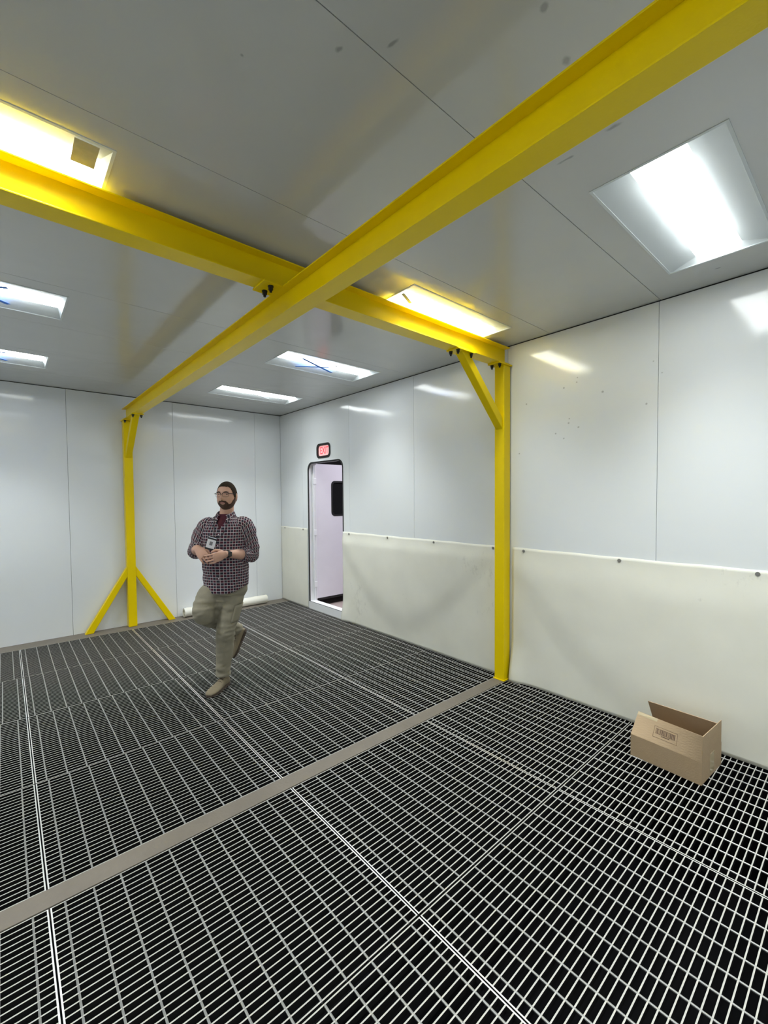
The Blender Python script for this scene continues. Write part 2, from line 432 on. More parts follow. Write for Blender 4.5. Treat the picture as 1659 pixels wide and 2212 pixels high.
# ------------------------------------------------------------------ yellow steel frame
def bolt(parent, p, down=1, r=0.0105):
    bm = bmesh.new(); p = Vector(p)
    cyl(bm, p, p + Vector((0, 0, -0.006 * down)), r * 1.5, 14)
    cyl(bm, p + Vector((0, 0, -0.006 * down)), p + Vector((0, 0, -0.022 * down)), r * 1.25, 6)
    cyl(bm, p + Vector((0, 0, -0.022 * down)), p + Vector((0, 0, -0.034 * down)), r * .7, 10)
    return mesh_obj('bolt', bm, M_BOLT, parent)
def ibeam(t, axis, lo, hi, c, half, z0, z1, tf=0.007, tw=0.006):
    def b(name, a0, a1, za, zb):
        if axis == 'Y': return box(name, (a0, lo, za), (a1, hi, zb), M_YEL, t, bevel=0.0012)
        return box(name, (lo, a0, za), (hi, a1, zb), M_YEL, t, bevel=0.0012)
    b('bottom_flange', c - half, c + half, z0, z0 + tf); b('top_flange', c - half, c + half, z1 - tf, z1)
    b('web', c - tw / 2, c + tw / 2, z0 + tf, z1 - tf)
XB, YB = -2.245, -4.322
t = tag(empty('steel_beam'), 'long yellow steel beam running overhead to the back wall post', 'beam')
ibeam(t, 'Y', YW + .06, -0.035, XB, 0.0505, 2.722, 2.869)
t = tag(empty('steel_beam'), 'yellow steel cross beam right under the ceiling to the side wall post', 'beam')
ibeam(t, 'X', XW + .03, -0.030, YB, 0.058, 2.871, 3.022)
for s in (-1, 1):
    e = XB + s * 0.0505
    box('clip_plate', (min(e, e + s * .11), YB - .075, 2.861), (max(e, e + s * .11), YB + .075, 2.871), M_YEL, t, bevel=.001)
    for yy in (-.037, .037): bolt(t, (e + s * .055, YB + yy, 2.861))

def tube_between(name, p0, p1, side, a, parent, cut=None):
    """square tube of size a; side = horizontal unit vector across the tube"""
    p0 = Vector(p0); p1 = Vector(p1); d = (p1 - p0); L = d.length; d.normalize(); s = Vector(side); n = d.cross(s).normalized()
    M = basis((p0 + p1) / 2, s, n, d)
    return box(name, (-a / 2, -a / 2, -L / 2), (a / 2, a / 2, L / 2), M_YEL, parent, bevel=0.006, M=M)
def prism(name, poly, y0, y1, plane, mat, parent, bevel=0.005):
    """extrude a polygon; plane 'XZ' extrudes in Y, 'YZ' extrudes in X"""
    bm = bmesh.new()
    f = [bm.verts.new((p[0], y0, p[1]) if plane == 'XZ' else (y0, p[0], p[1])) for p in poly]
    g = [bm.verts.new((p[0], y1, p[1]) if plane == 'XZ' else (y1, p[0], p[1])) for p in poly]
    n = len(poly); bm.faces.new(f); bm.faces.new(g[::-1])
    for i in range(n): bm.faces.new((f[i], g[i], g[(i + 1) % n], f[(i + 1) % n]))
    if bevel: bmesh.ops.bevel(bm, geom=bm.edges[:], offset=bevel, segments=2, affect='EDGES', profile=.5)
    return mesh_obj(name, bm, mat, parent)
A3 = 0.072
# post at the side wall, brace up to the cross beam
t = tag(empty('steel_post', (0, 0, 0)), 'yellow square steel post by the side wall with diagonal brace', 'post')
zt = 2.871
box('column', (-0.113, -4.373, 0.004), (-0.012, -4.272, zt - .012), M_YEL, t, bevel=0.008)
box('cap_plate', (-0.20, -4.385, zt - .012), (-0.002, -4.26, zt), M_YEL, t, bevel=.001)
box('base_plate', (-0.121, -4.381, 0.004), (-0.004, -4.265, 0.012), M_YEL, t, bevel=.001)
dx = A3 * math.sqrt(2)
prism('brace', [(-0.113, 2.29), (-0.113, 2.29 + dx), (-0.113 - (zt - .01 - 2.29 - dx) * 1.0, zt - .01), (-0.113 - (zt - .01 - 2.29) * 1.0, zt - .01)], YB - A3 / 2, YB + A3 / 2, 'XZ', M_YEL, t)
box('brace_plate', (-0.76, -4.385, zt - .010), (-0.545, -4.26, zt), M_YEL, t, bevel=.001)
for x, y in ((-.735, -4.36), (-.735, -4.285), (-.57, -4.362), (-.57, -4.282)): bolt(t, (x, y, zt - .010))
for x, y in ((-.165, -4.362), (-.165, -4.282)): bolt(t, (x, y, zt - .012))
# post at the back wall with two floor braces and a knee brace
t = tag(empty('steel_post', (0, 0, 0)), 'yellow square steel post at the back wall with two slanting feet', 'post')
zt = 2.722
box('column', (-2.296, -0.112, 0.0), (-2.194, -0.010, zt - .012), M_YEL, t, bevel=0.008)
box('cap_plate', (-2.31, -0.20, zt - .012), (-2.18, -0.002, zt), M_YEL, t, bevel=.001)
prism('knee_brace', [(-0.112, 2.225), (-0.112, 2.225 + dx), (-0.112 - (zt - .01 - 2.225 - dx), zt - .01), (-0.112 - (zt - .01 - 2.225), zt - .01)], XB - A3 / 2, XB + A3 / 2, 'YZ', M_YEL, t)
box('brace_plate', (-2.31, -0.69, zt - .010), (-2.18, -0.50, zt), M_YEL, t, bevel=.001)
for x, y in ((-2.29, -.645), (-2.20, -.645), (-2.285, -.16), (-2.205, -.16)): bolt(t, (x, y, zt - .012))
for s in (-1, 1):
    e = XB + s * 0.051
    fo = 0.478
    prism('floor_brace', [(e, 0.67), (e, 0.80), (e + s * fo, 0.0), (e + s * (fo - 0.088), 0.0)], -0.106, -0.034, 'XZ', M_YEL, t)

# ------------------------------------------------------------------ doorway, door leaf, exit sign
def doorway():
    # the jamb lines the hole, with a black gasket on the room side
    out = rrect(0.855, 1.765, 0.10, 2.215, 0.11, corners=(0, 0, 1, 1))
    inn = rrect(0.862, 1.758, 0.108, 2.208, 0.105, corners=(0, 0, 1, 1))
    M = MR.copy(); M.translation = (0.003, 0, 0)
    root = empty('door_1', (0.05, -1.31, 0.10)); tag(root, 'open white door with dark window in the side wall', 'door', kind='structure')
    def child(o): o.parent = root; o.matrix_parent_inverse = Matrix.Translation(root.location).inverted(); return o
    child(plate('jamb', [out, inn], 0.105, M, M_JAMB))
    gi = rrect(0.874, 1.749, 0.108, 2.196, 0.10, corners=(0, 0, 1, 1))
    M2 = MR.copy(); M2.translation = (-0.004, 0, 0)
    ring = [p for p in rrect(0.852, 1.768, 0.10, 2.220, 0.113, corners=(0, 0, 1, 1))]
    child(plate('gasket', [ring, gi], 0.012, M2, M_GASK))
    child(box('sill', (-0.006, -1.765, 0.0), (0.11, -0.855, 0.105), M_JAMB))
    # leaf, swung outward a little past square
    child(box('hinge_stile', (0.072, -0.90, 0.108), (0.092, -0.862, 2.20), M_JAMB))
    lx0, lx1, ly, lz0, lz1 = 0.104, 1.01, -0.895, 0.112, 2.205
    Ml = basis((0, ly, 0), (1, 0, 0), (0, 0, 1), (0, -1, 0))
    wl = rrect(0.40, 0.80, 1.40, 1.945, 0.06)
    leaf = child(plate('leaf', [rrect(lx0, lx1, lz0, lz1, 0.005), wl], 0.045, Ml, M_DOOR))
    def sub(o): o.parent = leaf; return o
    Mg = Ml.copy(); Mg.translation = (0, ly - .004, 0)
    g2 = rrect(0.425, 0.775, 1.425, 1.92, 0.045)
    sub(plate('window_gasket', [rrect(0.395, 0.805, 1.395, 1.95, 0.064), g2], 0.03, Mg, M_GASK))
    Mp = Ml.copy(); Mp.translation = (0, ly + .012, 0)
    sub(plate('window_pane', [rrect(0.42, 0.78, 1.42, 1.925, 0.045)], 0.006, Mp, M_DGLASS))
    sub(box('edge_strip', (lx0 - .008, ly - .006, lz0), (lx0 + .008, ly + .04, lz1), M_JAMB))
    sub(box('sweep', (lx0, ly - .004, lz0 - .012), (lx1, ly + .03, lz0 + .022), M_GASK))
    for z in (1.94, 1.152, 0.355): child(box('hinge', (0.066, -0.906, z - .045), (0.118, -0.885, z + .045), M_JAMB, bevel=.004))
    # hall beyond the doorway
    tag(box('floor_hall', (0.11, -5.0, -0.06), (4.5, 1.5, -0.0), M_HALLF), 'pinkish concrete floor beyond the open door', 'floor', kind='structure')
    tag(box('wall_hall', (4.5, -5.0, 0), (4.6, 1.5, 4.2), M_HALLW), 'dark hall wall beyond the open door', 'wall', kind='structure')
    tag(box('wall_hall_end', (0.11, 1.5, 0), (4.5, 1.6, 4.2), M_HALLW), 'dark end wall of the hall beyond the open door', 'wall', kind='structure')
    tag(box('wall_hall_side', (0.11, -5.1, 0), (4.5, -5.0, 4.2), M_HALLW), 'dark side wall of the hall beyond the open door', 'wall', kind='structure')
    tag(box('ceiling_hall', (0.11, -5.0, 4.2), (4.5, 1.5, 4.3), M_HALLW), 'dark hall ceiling beyond the open door', 'ceiling', kind='structure')
doorway()

def exit_sign():
    t = tag(empty('exit_sign', (0, -1.2925, 2.27)), 'red EXIT sign behind a black framed rounded window', 'exit sign')
    inv = Matrix.Translation(t.location).inverted()
    def ch(o): o.parent = t; o.matrix_parent_inverse = inv; return o
    M = MR.copy(); M.translation = (-0.008, 0, 0)
    ch(plate('gasket', [rrect(1.115, 1.47, 2.262, 2.473, 0.065), rrect(1.148, 1.437, 2.294, 2.441, 0.042)], 0.03, M, M_GASK))
    M = MR.copy(); M.translation = (0.012, 0, 0)
    ch(plate('sign_face', [rrect(1.135, 1.45, 2.285, 2.45, 0.045)], 0.01, M, M_SIGN))
    cu = bpy.data.curves.new('letters', 'FONT'); cu.body = 'EXIT'; cu.size = 0.155; cu.extrude = 0.001; cu.align_x = 'CENTER'; cu.align_y = 'CENTER'
    cu.space_character = 0.95
    o = bpy.data.objects.new('tmp', cu); C.objects.link(o)
    dg = bpy.context.evaluated_depsgraph_get(); me = bpy.data.meshes.new_from_object(o.evaluated_get(dg)); bpy.data.objects.remove(o)
    me.materials.clear(); me.materials.append(M_SIGNR)
    Mt = MR.copy(); Mt.translation = (0.0105, -1.2925, 2.365)
    me.transform(Mt @ Matrix.Diagonal((0.70, 0.95, 1, 1)))
    ch(link(bpy.data.objects.new('letters', me)))
exit_sign()

# ------------------------------------------------------------------ protective sheets on the side wall
def sstep(a, b, x):
    t = max(0, min(1, (x - a) / (b - a))); return t * t * (3 - 2 * t)
def sheet(y1, y0, disp, screws, label, top=1.222, name='protective_sheet'):
    t = tag(empty(name, (0, (y0 + y1) / 2, 0)), label, 'wall sheet', 'cream protective sheets on the side wall')
    ny = max(12, int((y1 - y0) / 0.025)); nz = 48
    bm = bmesh.new(); g = []
    for i in range(ny + 1):
        y = y1 + (y0 - y1) * i / ny; col = []
        for j in range(nz + 1):
            v = j / nz; sag = 0.006 * math.sin(i * .35) + 0.004 * math.sin(i * .11)
            z = (top + sag * .3) * v + 0.004 * (1 - v)
            d = disp((y1 - y) / (y1 - y0), v)
            for sy in screws:
                q = math.exp(-((y - sy) / .09) ** 2 - ((z - 1.195) / .07) ** 2); d = d * (1 - q) + 0.004 * q
            d += 0.002 * noise.noise(Vector((y * 3, z * 3, 2.1)))
            col.append(bm.verts.new((-max(0.003, d), y - (y0 + y1) / 2, z)))
        g.append(col)
    for i in range(ny):
        for j in range(nz): bm.faces.new((g[i][j], g[i + 1][j], g[i + 1][j + 1], g[i][j + 1]))
    o = mesh_obj('sheet', bm, M_SHEET, t, smooth=True)
    md = o.modifiers.new('s', 'SOLIDIFY'); md.thickness = 0.0022; md.offset = 0
    for sy in screws:
        bm = bmesh.new(); cyl(bm, (-0.004, sy - (y0 + y1) / 2, 1.197), (-0.009, sy - (y0 + y1) / 2, 1.197), 0.013, 16)
        cyl(bm, (-0.009, sy - (y0 + y1) / 2, 1.197), (-0.014, sy - (y0 + y1) / 2, 1.197), 0.007, 6)
        mesh_obj('screw', bm, M_SCREW, t)
def d_mid(s, v):
    c = 0.18 + 0.80 * abs(2 * (s - .46)) ** 1.7
    f = sstep(c - .16, c + .14, v) * (1 - sstep(.86, 1.0, v))
    curl = 0.035 * math.exp(-(s / .05) ** 2) * (1 - sstep(.0, .25, v))
    return 0.008 + 0.020 * f + 0.010 * (1 - v) + curl
def d_right(s, v):
    c = 0.05 + 0.75 * max(0, (.42 - s) / .42) ** 1.4
    f = sstep(c - .10, c + .22, v) * (1 - sstep(.75, 1.0, v))
    curl = 0.045 * math.exp(-((s - .01) / .05) ** 2) * (1 - sstep(.0, .30, v))
    return 0.008 + 0.018 * f * (1 - .5 * sstep(.5, 1, s)) + 0.018 * (1 - v) ** 2 + curl
def d_left(s, v): return 0.008 + 0.010 * math.sin(PI * s) * (1 - v)
sheet(-0.004, -0.835, d_left, (-0.127, -0.703), 'narrow cream sheet between the room corner and the doorway')
sheet(-1.755, -4.262, d_mid, (-1.894, -2.672, -3.426, -4.183), 'cream sheet hanging in folds between the doorway and the yellow post')
sheet(-4.395, -6.835, d_right, (-4.506, -5.31, -6.113, -6.75), 'cream sheet behind the cardboard box, right of the yellow post')

# ------------------------------------------------------------------ roll of sheet by the back wall
def sheet_roll():
    bm = bmesh.new(); x0, x1 = -1.605, -0.345; n = 150; turns = 3.2; ends = []
    R1, R0, th = 0.068, 0.036, 0.0045
    prof = []
    for k in range(n + 1):
        a = 2 * PI * turns * k / n; r = R0 + (R1 - R0) * (k / n) ** .6
        prof.append((r, a))
    ring = [[], []]
    for s, x in ((0, x0), (1, x1)):
        for r, a in prof: ring[s].append((bm.verts.new((x, r * math.cos(a - 1.2), r * math.sin(a - 1.2))), bm.verts.new((x, (r - th) * math.cos(a - 1.2), (r - th) * math.sin(a - 1.2)))))
    for k in range(n):
        (a, b), (c, d) = ring[0][k], ring[0][k + 1]; (e, f), (g, h) = ring[1][k], ring[1][k + 1]
        bm.faces.new((a, c, g, e)); bm.faces.new((b, f, h, d)); bm.faces.new((a, b, d, c)); bm.faces.new((e, g, h, f))
    for k in (0, n):
        (a, b) = ring[0][k]; (e, f) = ring[1][k]; bm.faces.new((a, e, f, b))
    o = mesh_obj('sheet_roll', bm, M_SHEET, smooth=False); o.location = (0, -0.098, 0.0685)
    tag(o, 'cream roll of wall sheet lying along the back wall behind the man', 'roll')
sheet_roll()

# ------------------------------------------------------------------ cardboard box
def carton():
    P0 = Vector((-0.468, -5.563, 0)); P1 = Vector((-0.497, -5.953, 0))
    ex = (P1 - P0).normalized(); L = (P1 - P0).length; ey = Vector((-ex.y, ex.x, 0))
    if ey.x < 0: ey = -ey
    D = 0.34; hh = 0.137; th = 0.005; fl = 0.17
    t = tag(empty('cardboard_box', P0 + Vector((0, 0, 0.001))), 'open brown cardboard box on the grating against the cream sheet', 'box')
    M = basis((0, 0, 0), ex, ey, (0, 0, 1))
    def b(name, lo, hi, mat=M_CARD, MM=M, par=t): return box(name, lo, hi, mat, par, M=MM)
    b('bottom', (0, 0, 0), (L, D, th)); b('side', (0, 0, th), (L, th, hh)); b('side', (0, D - th, th), (L, D, hh))
    b('end', (0, th, th), (th, D - th, hh)); b('end', (L - th, th, th), (L, D - th, hh))
    def warped(name, p00, p10, p11, p01, thick=.004):
        # flap from four corners (hinge left, hinge right, free right, free left) in box coordinates
        P = [M @ Vector(q) for q in (p00, p10, p11, p01)]
        def at(u, v): return (P[0] * (1 - u) + P[1] * u) * (1 - v) + (P[3] * (1 - u) + P[2] * u) * v
        bm = bmesh.new(); n = 10
        g = [[bm.verts.new(at(i / n, j / n)) for j in range(n + 1)] for i in range(n + 1)]
        for i in range(n):
            for j in range(n): bm.faces.new((g[i][j], g[i + 1][j], g[i + 1][j + 1], g[i][j + 1]))
        o = mesh_obj(name, bm, M_CARD, t); md = o.modifiers.new('s', 'SOLIDIFY'); md.thickness = thick; md.offset = 0
        return o, at
    sn = lambda d: math.sin(math.radians(d)); cs = lambda d: math.cos(math.radians(d))
    f, fat = warped('flap', (0, .002, hh), (L, .002, hh), (L, .002 + .152 * sn(3), hh + .152 * cs(3)), (0, .002 + .16 * sn(44), hh + .16 * cs(44)))
    warped('flap', (0, D - .002, hh), (L, D - .002, hh), (L, D - .002 - .165 * sn(27), hh + .165 * cs(27)), (0, D - .002 - .165 * sn(30), hh + .165 * cs(30)))
    warped('flap', (L - .002, .006, hh), (L - .002, D - .006, hh), (L - .002, D - .006, hh + .145), (L - .002, .012, hh + .148))
    warped('flap', (.006, .01, hh - .004), (.006, D - .01, hh - .004), (.05, D - .01, hh - .11), (.05, .01, hh - .11))
    # printed barcode field on the front flap
    nrm = ((fat(1, 0) - fat(0, 0)).cross(fat(.5, 1) - fat(.5, 0))).normalized()
    if nrm.x > 0: nrm = -nrm
    def pr(u0, u1, v0, v1, mat=M_INK, nm='print_mark'):
        bm = bmesh.new(); lo_ = [fat(u0, v0), fat(u1, v0), fat(u1, v1), fat(u0, v1)]
        A_ = [bm.verts.new(q + nrm * .0022) for q in lo_]; B_ = [bm.verts.new(q + nrm * .0029) for q in lo_]
        bm.faces.new(B_); bm.faces.new(A_[::-1])
        for i in range(4): bm.faces.new((A_[i], A_[(i + 1) % 4], B_[(i + 1) % 4], B_[i]))
        mesh_obj(nm, bm, mat, f)
    U0, U1, V0, V1 = .31, .66, .25, .70; lu, lv = .004, .010
    pr(U0, U1, V0, V0 + lv); pr(U0, U1, V1 - lv, V1); pr(U0, U0 + lu, V0, V1); pr(U1 - lu, U1, V0, V1)
    u = U0 + .03; rnd = random.Random(3)
    while u < U1 - .035:
        w = rnd.choice((.003, .005, .009, .012)); pr(u, u + w, V0 + .17, V1 - .09, nm='barcode_bar'); u += w + rnd.choice((.004, .006, .009))
    pr(U0 + .03, U1 - .03, V0 + .16, V0 + .17); pr(U0 + .03, U1 - .03, V1 - .09, V1 - .08); pr(U0 + .12, U0 + .24, V0 + .10, V0 + .13)
    pr(0.0, .33, .86, .995, M_PTAPE, 'packing_tape')
    b('packing_tape', (L, D * .40, .02), (L + .0006, D * .62, hh), M_PTAPE)
    # crumpled bag inside
    bm = bmesh.new(); bmesh.ops.create_icosphere(bm, subdivisions=4, radius=1)
    for v in bm.verts:
        k = 1 + .35 * noise.noise(v.co * 2.3) + .2 * noise.noise(v.co * 5.1); v.co = M @ Vector((v.co.x * .07 * k + .29, v.co.y * .07 * k + .17, v.co.z * .075 * k + .10))
    o = mesh_obj('plastic_bag', bm, M_PLASTIC); o.location = t.location
    tag(o, 'crumpled clear plastic bag inside the open cardboard box', 'bag')
carton()
# ------------------------------------------------------------------ the man
def plaid_mat():
    m, nt, b = new_mat('plaid_flannel'); N = nt.nodes.new; L = nt.links.new
    uv = N('ShaderNodeUVMap'); sp = N('ShaderNodeSeparateXYZ'); L(uv.outputs[0], sp.inputs[0])
    def mth(op, a, bb=None):
        k = N('ShaderNodeMath'); k.operation = op
        for i, x in enumerate((a, bb)):
            if x is None: continue
            if isinstance(x, (int, float)): k.inputs[i].default_value = x
            else: L(x, k.inputs[i])
        return k.outputs[0]
    P = 0.024
    def axis(o):
        f = mth('FRACT', mth('DIVIDE', o, P))
        line = mth('LESS_THAN', f, 0.17)
        f2 = mth('FRACT', mth('DIVIDE', o, 2 * P)); alt = mth('LESS_THAN', f2, 0.5)
        return line, alt
    lx, ax = axis(sp.outputs[0]); ly, ay = axis(sp.outputs[1])
    def mix(fac, c0, c1):
        k = N('ShaderNodeMix'); k.data_type = 'RGBA'
        if isinstance(fac, float): k.inputs[0].default_value = fac
        else: L(fac, k.inputs[0])
        for i, c in ((6, c0), (7, c1)):
            if isinstance(c, tuple): k.inputs[i].default_value = (*c, 1)
            else: L(c, k.inputs[i])
        return k.outputs[2]
    chk = mth('ABSOLUTE', mth('SUBTRACT', ax, ay))
    base = mix(chk, (0.075, 0.018, 0.032), (0.030, 0.030, 0.045))
    base = mix(mth('MULTIPLY', lx, 0.62), base, (0.66, 0.58, 0.62))
    base = mix(mth('MULTIPLY', ly, 0.74), base, (0.74, 0.68, 0.70))
    L(base, b.inputs['Base Color']); b.inputs['Roughness'].default_value = 0.9; b.inputs['Specular IOR Level'].default_value = 0.2
    return m
M_PLAID = plaid_mat()
M_SKIN = pm('skin', (0.63, 0.37, 0.28), 0.5, var=0.06, vscale=25)
M_HAIR = pm('dark_brown_hair', (0.032, 0.022, 0.014), 0.9, spec=0.15, bump=0.6, bscale=260, var=0.3, vscale=120)
M_BEARD = pm('brown_beard', (0.085, 0.042, 0.026), 0.75, bump=0.6, bscale=260, var=0.3, vscale=120)
M_MAROON = pm('maroon_cotton', (0.075, 0.010, 0.022), 0.9)
M_KHAKI = pm('khaki_canvas', (0.30, 0.272, 0.205), 0.9, bump=0.15, bscale=180, var=0.10, vscale=9)
M_BOOT = pm('tan_leather', (0.27, 0.22, 0.145), 0.75, bump=0.2, bscale=40, var=0.2, vscale=18)
M_SOLE = pm('dark_sole', (0.09, 0.065, 0.05), 0.8)
M_BLACK = pm('black_plastic', (0.012, 0.012, 0.014), 0.3)
M_WHITEC = pm('white_card', (0.80, 0.80, 0.86), 0.4)
M_GREYC = pm('grey_print', (0.22, 0.22, 0.25), 0.6, var=0.3, vscale=90)
M_LIP = pm('lip', (0.42, 0.17, 0.14), 0.5)
M_EYEW = pm('eye', (0.10, 0.08, 0.07), 0.3)

def crom(pts, n):
    """Catmull-Rom through tuples"""
    out = []; P = [pts[0]] + list(pts) + [pts[-1]]
    for i in range(1, len(P) - 2):
        for k in range(n):
            t = k / n; a, b, c, d = P[i - 1], P[i], P[i + 1], P[i + 2]
            out.append(tuple(.5 * (2 * b[j] + (c[j] - a[j]) * t + (2 * a[j] - 5 * b[j] + 4 * c[j] - d[j]) * t * t + (3 * b[j] - a[j] - 3 * c[j] + d[j]) * t ** 3) for j in range(len(b))))
    out.append(tuple(pts[-1])); return out
def tube(bm, pts, n=6, seg=20, ref=None, caps=True, uv=False, wr=0.0, fr=18.0, seed=0.0, R=None):
    """pts: (x,y,z,ra[,rb]); ra across ref direction, rb across the other"""
    pts = [p if len(p) == 5 else (*p, p[3]) for p in pts]
    S = crom(pts, n); rings = []; ref = Vector(ref or (1, 0.1, 0.05)).normalized(); arc = 0; prev = None; arcs = []; arc = 0.007
    for i, s in enumerate(S):
        p = Vector(s[:3]); a = Vector(S[max(0, i - 1)][:3]); b = Vector(S[min(len(S) - 1, i + 1)][:3]); d = (b - a).normalized()
        x = (ref - d * ref.dot(d)); x.normalize(); y = d.cross(x); ref = x
        if prev is not None: arc += (p - prev).length
        prev = p; arcs.append(arc); ring = []
        for k in range(seg):
            t = 2 * PI * k / seg; q = p + x * (math.cos(t) * s[3]) + y * (math.sin(t) * s[4])
            if wr:
                nn = noise.noise(Vector((q.x * fr + seed, q.y * fr, q.z * fr * 1.3))); q += (q - p).normalized() * (wr * nn)
            ring.append(bm.verts.new(q))
        rings.append(ring)
    lay = bm.loops.layers.uv.verify() if uv else None
    Rm = R or sum(s[3] for s in S) / len(S)
    va = [[0.007] * seg]                       # cloth length along every line of the tube
    for i in range(1, len(rings)): va.append([va[-1][k] + (rings[i][k].co - rings[i - 1][k].co).length for k in range(seg)])
    for i in range(len(rings) - 1):
        for k in range(seg):
            f = bm.faces.new((rings[i][k], rings[i][(k + 1) % seg], rings[i + 1][(k + 1) % seg], rings[i + 1][k]))
            if uv:
                for lp, (kk, ii) in zip(f.loops, ((k, i), (k + 1, i), (k + 1, i + 1), (k, i + 1))): lp[lay].uv = (2 * PI * kk / seg * Rm, va[ii][kk % seg])
    if caps: bm.faces.new(rings[0][::-1]); bm.faces.new(rings[-1])
    return rings
def blob(bm, c, r, rot=None):
    M = Matrix.Translation(c) @ (rot.to_4x4() if rot else Matrix()) @ Matrix.Diagonal((*r, 1))
    bmesh.ops.create_uvsphere(bm, u_segments=20, v_segments=14, radius=1, matrix=M)
def remesh(bm, voxel, smooth=4, fac=0.5):
    me = bpy.data.meshes.new('tmp'); bmesh.ops.recalc_face_normals(bm, faces=bm.faces); bm.to_mesh(me); bm.free()
    o = bpy.data.objects.new('tmp', me); C.objects.link(o)
    md = o.modifiers.new('r', 'REMESH'); md.mode = 'VOXEL'; md.voxel_size = voxel; md.use_smooth_shade = True
    if smooth:
        sm = o.modifiers.new('s', 'SMOOTH'); sm.iterations = smooth; sm.factor = fac
    bpy.context.view_layer.update()
    dg = bpy.context.evaluated_depsgraph_get(); out = bpy.data.meshes.new_from_object(o.evaluated_get(dg))
    bpy.data.objects.remove(o); return out

FOOT = Vector((-2.10, -2.74, 0.0)); PROT = math.atan2(-0.33997, 0.94044)
def yaw_axes(deg):
    """forward / his-right unit vectors for a heading turned to image left of the camera"""
    s, c = math.sin(math.radians(deg)), math.cos(math.radians(deg))
    return Vector((-s, -c, 0)), Vector((-c, s, 0))

HC = Vector((0.108, -0.01, 1.713)); HF, HR = yaw_axes(27)
HU = Vector((0, 0, 1))
def hloc(x, y, z): return HC + HR * x + HF * y + HU * z
def g2(dx, dz, sx, sz): return math.exp(-(dx / sx) ** 2 - (dz / sz) ** 2)
def head_pt(th, ph, off=0.0):
    """th azimuth (0 = forward, + to his right), ph elevation"""
    dx, dy, dz = math.sin(th) * math.cos(ph), math.cos(th) * math.cos(ph), math.sin(ph)
    z = dz * 0.122; k = max(0, -z / 0.122); kt = max(0, z / .122)
    rx = 0.0785 * (1 - 0.16 * k ** 2.2) * (1 - .02 * kt); ry = 0.098
    sg = lambda v, e: math.copysign(abs(v) ** e, v)
    x = rx * sg(dx, .92); y = ry * sg(dy, .90 if dy > 0 else 1.0)
    if dy < 0: y *= 1 - 0.38 * k ** 1.2
    else: y *= 1 - 0.02 * k
    if k > 0: 
        c = max(0, math.cos(ph)); x *= (1 + .12 * k); y += 0.012 * k if dy > 0 else 0
    front = max(0, dy)
    f = 0.0
    f += 0.024 * g2(x, z + 0.020, .0125, .016) + 0.012 * g2(x, z - .004, .009, .026)
    f -= 0.010 * (g2(x - .032, z - .012, .015, .012) + g2(x + .032, z - .012, .015, .012))
    f += 0.004 * g2(x, z - .034, .05, .012) + 0.005 * g2(x, z + .060, .022, .010) + 0.009 * g2(x, z + .105, .022, .018)
    f += 0.003 * (g2(x - .045, z + .02, .02, .02) + g2(x + .045, z + .02, .02, .02))
    y += f * (1 if front > 0.3 else front / .3)
    v = Vector((x, y, z)); 
    if off: v += v.normalized() * off
    return v
def head_grid(bm, nth=72, nph=48, off=0.0, keep=None):
    vs = {}
    def V(i, j):
        i %= nth
        if j in (0, nph): i = 0
        if (i, j) not in vs:
            vs[(i, j)] = bm.verts.new(hloc(*head_pt(2 * PI * i / nth, -PI / 2 + PI * j / nph, off)))
        return vs[(i, j)]
    for i in range(nth):
        for j in range(nph):
            if keep:
                p = head_pt(2 * PI * (i + .5) / nth, -PI / 2 + PI * (j + .5) / nph)
                if not keep(p): continue
            q = [V(i, j), V(i + 1, j), V(i + 1, j + 1), V(i, j + 1)]
            u = []
            for a in q:
                if a not in u: u.append(a)
            if len(u) > 2: bm.faces.new(u)

TF, TR = yaw_axes(24)
TC = Vector((0.088, 0.015, 0))
def tl(r, f, z): return TC + TR * r + TF * f + Vector((0, 0, z))
# joints
SHL, SHR = Vector((0.272, -0.055, 1.44)), Vector((-0.080, 0.085, 1.44))
ELL, WRL = Vector((0.302, -0.045, 1.185)), Vector((0.080, -0.255, 1.224))
ELR, WRR = Vector((-0.150, 0.040, 1.230)), Vector((-0.140, -0.145, 1.268))

def hand(bm, wrist, fdir, across, normal, curl, thumb, spread=0.1, scale=1.0):
    """fdir: wrist to knuckles, across: index side, normal: back of the hand"""
    f = Vector(fdir).normalized(); a = Vector(across); a = (a - f * a.dot(f)).normalized(); n = Vector(normal); n = (n - f * n.dot(f) - a * n.dot(a)).normalized()
    s = scale; P = lambda x, y, z: Vector(wrist) + f * (x * s) + a * (y * s) + n * (z * s)
    pts = []
    for x, w, h in ((-.01, .029, .022), (.02, .033, .019), (.05, .041, .0175), (.08, .043, .0155), (.098, .040, .012)):
        q = P(x, 0, 0); pts.append((q.x, q.y, q.z, w * s, h * s))
    tube(bm, pts, 4, 16, ref=a)
    lens = (.078, .086, .080, .062)
    for k in range(4):
        y = .0335 - .0225 * k; c = curl + (.0, .16, .02, .14)[k]; L_ = lens[k]
        ang = 0; q = Vector((.090, y, -.001)); path = [(q.x, q.y, q.z)]
        for j, (fr_, bend) in enumerate(((.46, .45), (.30, .9), (.24, .6))):
            ang += c * bend
            q = q + Vector((math.cos(ang) * L_ * fr_, (y * 1.2 * spread) * fr_, -math.sin(ang) * L_ * fr_)); path.append((q.x, q.y, q.z))
        rr = (.0092, .0086, .0080, .0068)
        pts = [(*P(*p), r * s) for p, r in zip(path, rr)]
        tube(bm, pts, 4, 10, ref=a)
    pts = [(*P(*p), r * s) for p, r in zip(thumb, (.015, .0125, .0105, .008))]
    tube(bm, pts, 4, 10, ref=n)

